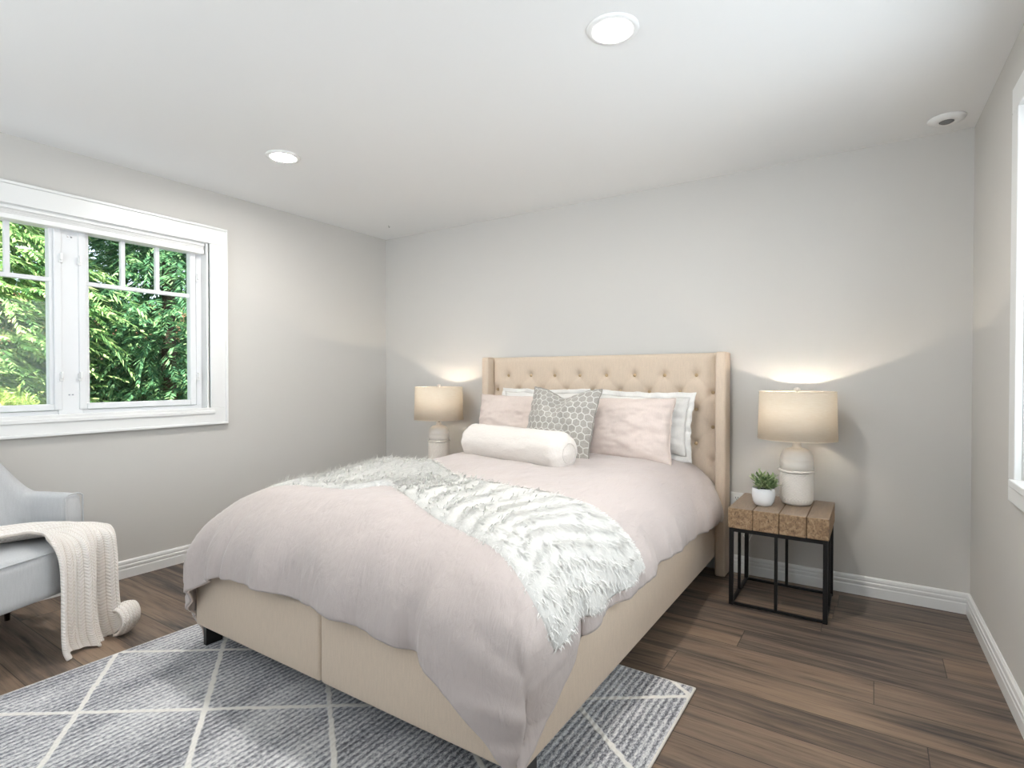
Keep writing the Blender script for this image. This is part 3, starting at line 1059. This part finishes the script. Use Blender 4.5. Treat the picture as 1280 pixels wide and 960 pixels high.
# bolster
bo = thing('bolster_pillow', 'white plush bolster lying in front of the pillows', 'bolster pillow')
BA, BB = Vector((-2.165, 2.80, .795)), Vector((-1.345, 2.615, .792))
bl_len = (BB - BA).length
prof = []
rb0 = .112
for k in range(60):
    f = k / 59
    zz = -bl_len / 2 + f * bl_len
    e = (bl_len / 2 - abs(zz)) / .085
    r_ = rb0 * (1 if e >= 1 else max(0, 1 - (1 - e) ** 2.4) ** .5)
    prof.append((max(r_, 0.0005), zz))
ob = lathe('cover', prof, 'bolster_plush', bo, 64, fn=lambda a, z, i: .004 * fbm(math.cos(a) * 2, math.sin(a) * 2, z * 6) + .0025 * math.sin(a * 9 + 6 * z) * math.exp(-((bl_len / 2 - abs(z)) / .12)))
bo.location = (BA + BB) / 2
bo.rotation_euler = (BB - BA).to_track_quat('Z', 'Y').to_euler()
for s in (-1, 1):
    lathe('end_seam', [(.052, s * (bl_len / 2 - .012)), (.055, s * (bl_len / 2 - .009)), (.052, s * (bl_len / 2 - .006))], 'bolster_plush', bo, 40, closed=True)

# ================================================================ NIGHTSTANDS
def nightstand(x0, x1, y0, y1, label):
    cx_, cy_ = (x0 + x1) / 2, (y0 + y1) / 2
    t = thing('nightstand', label, 'nightstand', (cx_, cy_, 0))
    hx, hy = (x1 - x0) / 2, (y1 - y0) / 2
    bm = bmesh.new()
    xs = [-hx, -hx + .122, -hx + .245, -hx + .368, hx]
    for k in range(4):
        dz = (0, .0015, 0, .001)[k]
        box(bm, xs[k] + .0012, xs[k + 1] - .0012, -hy, hy, .408, .513 + dz * 0, bevel=0.004)
    bobj('top', bm, 'reclaimed_wood', t)
    a = .021
    lx, ly = hx - .006, hy - .006
    legs = [(-lx, -ly), (lx - a, -ly), (-lx, ly - a), (lx - a, ly - a)]
    for (px, py) in legs:
        boxes('leg', [(px, px + a, py, py + a, 0.001, .408)], 'black_metal', t, bevel=0.0015, seg=1)
    b = .015
    for (px, py) in ((-.01, -ly + .003), (-.01, ly - b - .003), (-lx + .003, -.008), (lx - b - .003, -.008)):
        boxes('upright', [(px, px + b, py, py + b, .012, .392)], 'black_metal', t, bevel=0.001, seg=1)
    boxes('base_rail', [(-lx + a, lx - a, -ly + .003, -ly + .018, .004, .016), (-lx + a, lx - a, ly - .018, ly - .003, .004, .016),
                        (-lx + .003, -lx + .018, -ly + a, ly - a, .004, .016), (lx - .018, lx - .003, -ly + a, ly - a, .004, .016)], 'black_metal', t)
    boxes('top_rail', [(-lx + a, lx - a, -ly + .002, -ly + a, .388, .4075), (-lx + a, lx - a, ly - a, ly - .002, .388, .4075),
                       (-lx + .002, -lx + a, -ly + a, ly - a, .388, .4075), (lx - a, lx - .002, -ly + a, ly - a, .388, .4075)], 'black_metal', t)
    return t
nightstand(-.640, -.174, 3.045, 3.495, 'wood block nightstand on a black metal frame, holding the potted plant')
nightstand(-3.13, -2.664, 3.045, 3.495, 'wood block nightstand mostly hidden behind the bed, by the far corner')

# ================================================================ LAMPS
def lamp(x, y, z, label):
    t = thing('table_lamp', label, 'table lamp', (x, y, z))
    n = 120
    low = [(0, 0), (.060, 0), (.070, .004), (.077, .014), (.0805, .030)] + [(.081, .030 + k * .0025) for k in range(1, 58)]
    def diamonds(a, zz, i):
        if zz < .018: return 0
        q = (math.cos(30 * a + zz * 430) + math.cos(30 * a - zz * 430)) * .5
        return .0026 * q * min(1, (zz - .018) / .01)
    lathe('textured_body', low, 'ceramic', t, 180, fn=diamonds)
    lathe('ring', [(.082 + .0085 * math.cos(q), .181 + .0065 * math.sin(q)) for q in np.linspace(0, 2 * math.pi, 13)[:-1]], 'ceramic', t, 60, closed=True)
    dome = [(.0805, .184), (.0805, .24)]
    for q in np.linspace(0, math.pi / 2, 12):
        dome.append((.030 + .0505 * math.cos(q) ** .9, .24 + .062 * math.sin(q)))
    dome += [(.024, .309), (.021, .318), (.021, .330), (0, .330)]
    lathe('dome', dome, 'ceramic', t, 60)
    lathe('neck', [(.009, .328), (.009, .372), (.016, .374), (.016, .430), (0, .430)], 'chrome', t, 20)
    zs0, zs1, rs0, rs1 = .352, .607, .1945, .1875
    th = .002
    lathe('lamp_shade', [(rs0, zs0), (rs1, zs1), (rs1 - th, zs1), (rs0 - th, zs0)], 'shade_linen', t, 96, closed=True)
    for (zz, rr) in ((zs0, rs0), (zs1, rs1)):
        tube('shade_rim', [(math.cos(q) * (rr - .001), math.sin(q) * (rr - .001), zz) for q in np.linspace(0, 2 * math.pi, 73)[:-1]], .0022, 'shade_linen', t, 6, cyc=True)
    sp = bmesh.new()
    harp = [(.0, 0, .40)]
    for k in range(3):
        q = 2 * math.pi * k / 3 + .3
        tube('spider_arm', [(0, 0, zs1 - .012), (math.cos(q) * .1, math.sin(q) * .1, zs1 - .010), (math.cos(q) * (rs1 - .002), math.sin(q) * (rs1 - .002), zs1 - .004)], .002, 'chrome', t, 6)
    sp.free()
    tube('harp', [(.018, 0, .40), (.052, 0, .44), (.058, 0, .50), (.040, 0, .57), (0, 0, zs1 - .010), (-.040, 0, .57), (-.058, 0, .50), (-.052, 0, .44), (-.018, 0, .40)], .002, 'chrome', t, 6)
    lathe('finial', [(.004, zs1 - .012), (.004, zs1 + .002), (.012, zs1 + .004), (.017, zs1 + .012), (.014, zs1 + .020), (0, zs1 + .024)], 'ceramic', t, 24)
    bu = lathe('bulb', [(.012, .430), (.014, .442), (.028, .468), (.030, .484), (.022, .502), (0, .510)], 'bulb_glow', t, 24)
    L = bpy.data.objects.new('bulb_light', bpy.data.lights.new('bulb_light', 'POINT'))
    L.data.energy = LAMP_W; L.data.color = (1.0, .87, .70); L.data.shadow_soft_size = .028
    L.parent = t; L.location = (0, 0, .486)
    col.objects.link(L)
    bu.visible_shadow = True
    return t
lamp(-.348, 3.338, .514, 'lit table lamp with textured white base beside the potted plant')
lamp(-2.888, 3.338, .514, 'lit table lamp by the far corner, lower body hidden behind the bed')

# ================================================================ POTTED PLANT
pp = thing('potted_plant', 'small green succulent in a white pot on the nightstand', 'potted plant', (-.492, 3.205, .514))
lathe('pot', [(0, 0), (.036, 0), (.042, .004), (.052, .022), (.0575, .050), (.0575, .075), (.0545, .094), (.0515, .094), (.054, .075), (.0, .073)], 'pot_glaze', pp, 48)
lathe('soil', [(0, .084), (.053, .082), (.053, .076)], 'soil', pp, 24)
rn = random.Random(11)
lv, lf = [], []
def leaf(base, dirv, L, w, up):
    d = dirv.normalized()
    s = d.cross(Vector((0, 0, 1)))
    if s.length < .05: s = Vector((1, 0, 0))
    s.normalize(); nn = s.cross(d)
    k = len(lv); st_ = 6
    for i in range(st_ + 1):
        f = i / st_
        ww = w * (math.sin(math.pi * min(1, f * .92 + .08)) ** .7)
        c = base + d * L * f + Vector((0, 0, up * f * f * L)) 
        lv.extend([c - s * ww, c + nn * ww * -.35, c + s * ww, c + nn * ww * .22])
    for i in range(st_):
        for q in range(4):
            lf.append((k + i * 4 + q, k + i * 4 + (q + 1) % 4, k + (i + 1) * 4 + (q + 1) % 4, k + (i + 1) * 4 + q))
    lf.append((k, k + 1, k + 2, k + 3)); e = k + st_ * 4; lf.append((e + 3, e + 2, e + 1, e))
for st_i in range(22):
    a = rn.random() * 6.28; el = rn.uniform(.15, 1.35)
    top = Vector((math.cos(a) * math.cos(el) * rn.uniform(.05, .085), math.sin(a) * math.cos(el) * rn.uniform(.05, .085), .088 + math.sin(el) * rn.uniform(.05, .095)))
    root_ = Vector((top.x * .3, top.y * .3, .082))
    for q in range(9):
        f = .35 + .65 * q / 8
        b = root_.lerp(top, f)
        aa = q * 2.4 + st_i
        ax = (top - root_).normalized()
        u = ax.orthogonal().normalized(); v = ax.cross(u)
        dr = ax * (.55 + .6 * f) + (u * math.cos(aa) + v * math.sin(aa)) * .9
        leaf(b, dr, rn.uniform(.022, .036), rn.uniform(.0055, .0085), .15)
mesh('foliage', lv, lf, 'succulent', pp)

# ================================================================ OUTLET AND CORD
ou = thing('wall_outlet', 'white wall outlet plate beside the headboard, behind the nightstand', 'wall outlet', (-.700, YB, .432))
boxes('plate', [(-.037, .037, -.006, 0, -.060, .060)], 'plastic_white', ou, bevel=.003)
for zz in (-.025, .025):
    so_ = boxes('socket', [(-.016, .016, -.0085, -.005, zz - .014, zz + .014)], 'plastic_white', ou, bevel=.004)
    boxes('slot', [(-.008, -.0055, -.0092, -.007, zz - .003, zz + .007), (.0055, .008, -.0092, -.007, zz - .002, zz + .006), (-.002, .002, -.0092, -.007, zz - .010, zz - .006)], 'dark_hole', so_)
cd = tag(tube('lamp_cord', [(-.700, YB - .012, .405), (-.69, YB - .03, .37), (-.66, YB - .025, .31), (-.645, YB - .03, .27), (-.655, YB - .035, .24), (-.63, YB - .03, .20), (-.605, YB - .028, .26), (-.57, YB - .025, .34),
                            (-.52, YB - .03, .42), (-.47, YB - .04, .50), (-.44, YB - .08, .5185), (-.40, 3.44, .5185)], .003, 'plastic_white', None, 8),
         'thin white lamp cord looping down the wall behind the nightstand', 'cord')

# ================================================================ ARMCHAIR
CH = thing('armchair', 'light grey upholstered tub armchair under the left window', 'armchair', (-2.94, .885, 0), math.atan2(.37, .93))
# shell path in chair space: +x forward, +y sitter's left
path = []
for q in np.linspace(0, 1, 14): path.append((-.285 - q * .175, .335))
for q in np.linspace(0, math.pi / 2, 12)[1:]: path.append((-.46 - .165 * math.sin(q), .335 - .165 * (1 - math.cos(q))))
for q in np.linspace(0, 1, 9)[1:]: path.append((-.625, .17 - .17 * q))
path = path + [(x, -y) for (x, y) in path[::-1][1:]]
NP = len(path)
vs, fs = [], []
K = 26
arc = [0]
for i in range(1, NP): arc.append(arc[-1] + math.hypot(path[i][0] - path[i - 1][0], path[i][1] - path[i - 1][1]))
for i, (x, y) in enumerate(path):
    a = Vector(path[max(0, i - 1)]); b = Vector(path[min(NP - 1, i + 1)])
    t_ = (b - a).normalized(); nrm = Vector((-t_.y, t_.x))          # points to the inside? fixed below
    if nrm.dot(Vector((-.30 - x, -y))) < 0: nrm = -nrm
    s_ = min(arc[i], arc[-1] - arc[i])
    back_ = sstep(.23, .45, s_)
    top = .622 + .27 * back_
    th = .046 + .012 * back_
    endf = min(1, s_ / .028); ef = math.sqrt(max(0, 1 - (1 - endf) ** 2)) if endf < 1 else 1
    zb = .235
    for k in range(K):
        # rounded rectangle loop: parameter around
        q = 2 * math.pi * k / K
        cx_, sx_ = math.cos(q), math.sin(q)
        pu = math.copysign(abs(cx_) ** .32, cx_); pz = math.copysign(abs(sx_) ** .32, sx_)
        m = max(abs(cx_), abs(sx_))
        hz = (top - zb) / 2
        r_ = .043
        # superellipse with constant corner radius
        ww = th * (.80 + .20 * ef); 
        u = max(-1, min(1, cx_ * 1.35)) ; z_ = max(-1, min(1, sx_ * 1.35))
        ux_ = u * ww; uz_ = z_ * (hz - (1 - ef) * .03)
        # round the corners
        cxr = ww - r_; czr = hz - (1 - ef) * .03 - r_
        if abs(ux_) > cxr and abs(uz_) > czr:
            ang = math.atan2((abs(uz_) - czr) / r_, (abs(ux_) - cxr) / r_)
            ux_ = math.copysign(cxr + r_ * math.cos(ang), ux_); uz_ = math.copysign(czr + r_ * math.sin(ang), uz_)
        lean = -.05 * back_ * max(0, (zb + hz + uz_ - .45) / .4)
        p2 = Vector((x, y)) + nrm * ux_
        vs.append((p2.x + lean, p2.y, zb + hz + uz_))
for i in range(NP - 1):
    for k in range(K):
        fs.append((i * K + k, i * K + (k + 1) % K, (i + 1) * K + (k + 1) % K, (i + 1) * K + k))
fs.append(tuple(range(K))); fs.append(tuple((NP - 1) * K + k for k in range(K))[::-1])
sh = mesh('arms_and_back', vs, fs, 'chair_linen', CH)
bm = bmesh.new(); bm.from_mesh(sh.data); bmesh.ops.recalc_face_normals(bm, faces=bm.faces[:]); bm.to_mesh(sh.data); bm.free()
for s in (1, -1):
    pts = []
    for q in np.linspace(0, 1, 24):
        zz = .24 + q * .365
        pts.append((-.2835, s * (.335 + .044), zz))
    for q in np.linspace(0, math.pi, 10)[1:-1]:
        pts.append((-.2835, s * (.335 + .040 * math.cos(q)), .605 + .016 * math.sin(q)))
    pts += [(-.2835, s * (.335 - .044), zz) for zz in np.linspace(.605, .46, 8)]
    tube('arm_piping', pts, .004, 'chair_linen', CH, 6)
# seat cushion: soft rounded block with a crowned top
def soft_block(name, x0, x1, y0, y1, z0, z1, r, crown, mat, parent, nx=30, ny=36):
    bm = bmesh.new(); box(bm, x0, x1, y0, y1, z0, z1, bevel=r, seg=5)
    bmesh.ops.subdivide_edges(bm, edges=[e for e in bm.edges if e.calc_length() > .1], cuts=10, use_grid_fill=True)
    for v in bm.verts:
        if v.co.z > z1 - r * 1.2:
            u = (v.co.x - x0) / (x1 - x0) * 2 - 1; w = (v.co.y - y0) / (y1 - y0) * 2 - 1
            v.co.z += crown * (1 - u * u) * (1 - w * w)
    return bobj(name, bm, mat, parent, True)
soft_block('seat', -.585, .0, -.286, .286, .25, .455, .035, .018, 'chair_linen', CH)
tube('seat_piping', [(-.006, -.27, .436), (-.002, -.2, .446), (-.001, 0, .448), (-.002, .2, .446), (-.006, .27, .436)], .004, 'chair_linen', CH, 6)
for (x, y) in ((-.05, .24), (-.05, -.24), (-.58, .24), (-.58, -.24)):
    o = lathe('leg', [(.011, .001), (.019, .255)], 'dark_wood', CH, 16)
    o.location = (x, y, 0)

# ---------------------------------------------------------------- knitted throw over the chair (chair space)
kb = thing('knitted_throw', 'cream chunky knitted throw draped over the armchair seat to the floor', 'throw blanket', (-2.94, .885, 0), math.atan2(.37, .93))
LFT = [(-.30, -.40, .486), (-.20, -.25, .495), (-.15, -.10, .505), (-.085, -.01, .512), (.000, -.02, .497), (.040, -.018, .42), (.052, -.020, .30), (.056, -.025, .16), (.066, -.030, .05), (.085, -.030, .006)]
RGT = [(-.62, -.10, .56), (-.56, .08, .500), (-.42, .20, .500), (-.24, .262, .508), (-.05, .270, .515), (.045, .258, .485), (.068, .258, .38), (.070, .262, .24), (.078, .268, .10), (.105, .275, .008)]
def knit_pt(t, w):
    a = cr3(LFT, t); b = cr3(RGT, t)
    p = a * (1 - w) + b * w
    hang = sstep(.42, .55, t)
    fold = (.017 * math.sin(w * 15 + 1.2) + .010 * math.sin(w * 31)) * hang * (.55 + .6 * t)
    gap = -.045 * math.exp(-((w - .70) / .045) ** 2) * hang * sstep(.5, .75, t)
    top = (1 - hang) * (.016 * math.sin(w * 9 + t * 5) + .020 * math.exp(-((w - .12) / .12) ** 2) + .008 * fbm(w * 5, t * 6))
    p = p + np.array([fold + gap, 0, max(-.01, top)])
    p[2] += .055 * sstep(.70, .9, w) * sstep(.84, 1, t) + .012 * math.sin(w * 7) * sstep(.9, 1, t)
    p[2] = max(p[2], .008)
    return p
def cr3(pts, t):
    n = len(pts) - 1
    f = t * n; i = min(int(f), n - 1); u = f - i
    p = [np.array(pts[max(0, min(n, k))], float) for k in (i - 1, i, i + 1, i + 2)]
    return 0.5 * (2 * p[1] + (p[2] - p[0]) * u + (2 * p[0] - 5 * p[1] + 4 * p[2] - p[3]) * u * u + (3 * p[1] - p[0] - 3 * p[2] + p[3]) * u ** 3)
NK, NWk = 130, 70
vs, uv = [], []
for i in range(NK):
    for j in range(NWk):
        vs.append(knit_pt(i / (NK - 1), j / (NWk - 1))); uv.append((j / (NWk - 1) * .6, i / (NK - 1)))
kn = mesh('knit', vs, gridfaces(NK, NWk), 'knit_yarn', kb, True, uv)
so = kn.modifiers.new('thick', 'SOLIDIFY'); so.thickness = .014; so.offset = -1
# curled corner at the floor
vs, uv = [], []
for i in range(26):
    f = i / 25
    for j in range(22):
        w = j / 21
        ang = f * 3.6
        c = np.array([.105, .185 + .095 * w, .062 + .012 * w])
        rr = .050 + .016 * math.sin(w * 3.1)
        vs.append((c[0] + rr * math.sin(ang) * .8, c[1] + .018 * f, max(.008, c[2] - rr * math.cos(ang) + .004)))
        uv.append((w * .25, f * .2))
o = mesh('curled_corner', vs, gridfaces(26, 22), 'knit_yarn', kb, True, uv)
so = o.modifiers.new('thick', 'SOLIDIFY'); so.thickness = .012; so.offset = 0

# ================================================================ OUTSIDE: earth bank, cedars and a shrub
gx, gy = np.linspace(-24, -4.6, 40), np.linspace(-8, 20, 50)
vs = []
for x in gx:
    for y in gy:
        d = -4.6 - x
        vs.append((x, y, -.25 + .16 * max(0, d - 2.0) ** 1.15 + .12 * fbm(x * .5, y * .5)))
tag(mesh('ground_outside', vs, gridfaces(40, 50), 'earth'), kind='structure')
def zground(x): return -.25 + .16 * max(0, -4.6 - x - 2.0) ** 1.15

rt = np.random.default_rng(4)
def fronds(positions, dirs, L, nleaf=9, droop=.35, wid=.034):
    """flat drooping sprays of small leaflets: returns verts, faces"""
    P = np.array(positions); D = np.array(dirs)
    n = len(P)
    unit = lambda v: v / (np.linalg.norm(v, axis=-1, keepdims=True) + 1e-6)
    up = np.array([0, 0, 1.0])
    D = unit(D)
    S = unit(np.cross(D, up) + rt.normal(0, .25, (n, 3)))
    S = unit(S)
    ll = L * rt.uniform(.6, 1.2, (n, 1))
    V = []
    for i in range(nleaf):
        t = (i + .6) / nleaf
        c = P + D * ll * t + up * (-droop * ll * t * t)
        ln = ll * .34 * (1 - .6 * t)
        for sg in (-1, 1):
            ld = unit(D * .8 + S * sg * .75 + up * (-.3 - .3 * t) + rt.normal(0, .12, (n, 3)))
            wv = unit(np.cross(ld, up) + rt.normal(0, .3, (n, 3))) * wid * (.7 + .6 * rt.random((n, 1)))
            m = c + ld * ln * .4
            V.append(np.stack([c, m + wv, c + ld * ln, m - wv], 1))
    V = np.concatenate(V, 0).reshape(-1, 3)
    F = np.arange(len(V)).reshape(-1, 4).tolist()
    return V, F


def cedar(x, y, h, r, mat, label, nf, group, L=.46, zlo=.3, lean=0):
    g = zground(x)
    t = thing('cedar_tree', label, 'tree', (x, y, g), 0, group)
    lathe('trunk', [(.11 * h / 7, -.1), (.08 * h / 7, h * .4), (.05, h * .8), (.01, h)], 'bark', t, 12)
    P, D = [], []
    for _ in range(nf):
        z = zlo + (h - zlo) * rt.random() ** 1.15
        rr = r * (1 - (z / h) ** 1.6) * (.80 + .2 * math.sin(z * 3.1 + x * 3))
        a = rt.random() * 2 * math.pi
        rad = rr * rt.uniform(.30, 1.0) * (1 + .16 * math.sin(a * 5 + z * 2.2))
        P.append(np.array([math.cos(a) * rad, math.sin(a) * rad, z + rt.normal(0, .08)]))
        D.append(np.array([math.cos(a), math.sin(a), rt.normal(-.05, .25)]) + rt.normal(0, .35, 3))
    V, F = fronds(P, D, L, 13, .35, .028 * L)
    mesh('foliage', V, F, mat, t, False)
    return t


cedar(-7.9, 1.6, 6.0, 1.55, 'cedar_light', 'bright green bushy evergreen outside the left window pane', 3000, 'trees outside the window')
cedar(-8.0, 3.7, 6.5, 1.45, 'cedar_dark', 'dark green cedar with drooping sprays outside the right window pane', 3000, 'trees outside the window')
cedar(-7.6, -.7, 6.0, 1.5, 'cedar_light', 'light green evergreen outside, left of the window view', 1500, 'trees outside the window')
cedar(-8.8, 5.9, 7.0, 1.7, 'cedar_dark', 'dark cedar outside, right of the window view', 1800, 'trees outside the window')
cedar(-11.5, 2.6, 9.0, 2.3, 'cedar_dark', 'tall dark cedar behind the bushy evergreens outside', 1800, 'trees outside the window', L=.9)
cedar(-12.0, 6.3, 9.5, 2.5, 'cedar_dark', 'tall dark cedar farther right behind the outside trees', 1800, 'trees outside the window', L=.9)
cedar(-11.5, -1.0, 9.0, 2.4, 'cedar_dark', 'tall dark cedar farther left behind the outside trees', 1500, 'trees outside the window', L=.9)
sb = thing('shrub', 'lime green shrub low outside the left window pane', 'shrub', (-5.9, 1.45, -.25))
P, D = [], []
for _ in range(1100):
    a = rt.random() * 6.283; el = rt.uniform(0, 1.5)
    v = np.array([math.cos(a) * math.cos(el), math.sin(a) * math.cos(el), math.sin(el)])
    P.append(np.array([0, 0, .55]) + v * np.array([.62, .62, .66]) * rt.uniform(.6, 1.0)); D.append(v + rt.normal(0, .3, 3) + np.array([0, 0, .5]))
V, F = fronds(P, D, .22, 9, .2, .008)
mesh('foliage', V, F, 'shrub_lime', sb, False)
for k in range(5):
    a = k * 1.257
    tube('stem', [(0, 0, -.1), (math.cos(a) * .12, math.sin(a) * .12, .3), (math.cos(a) * .3, math.sin(a) * .3, .8)], .014, 'bark', sb, 6)
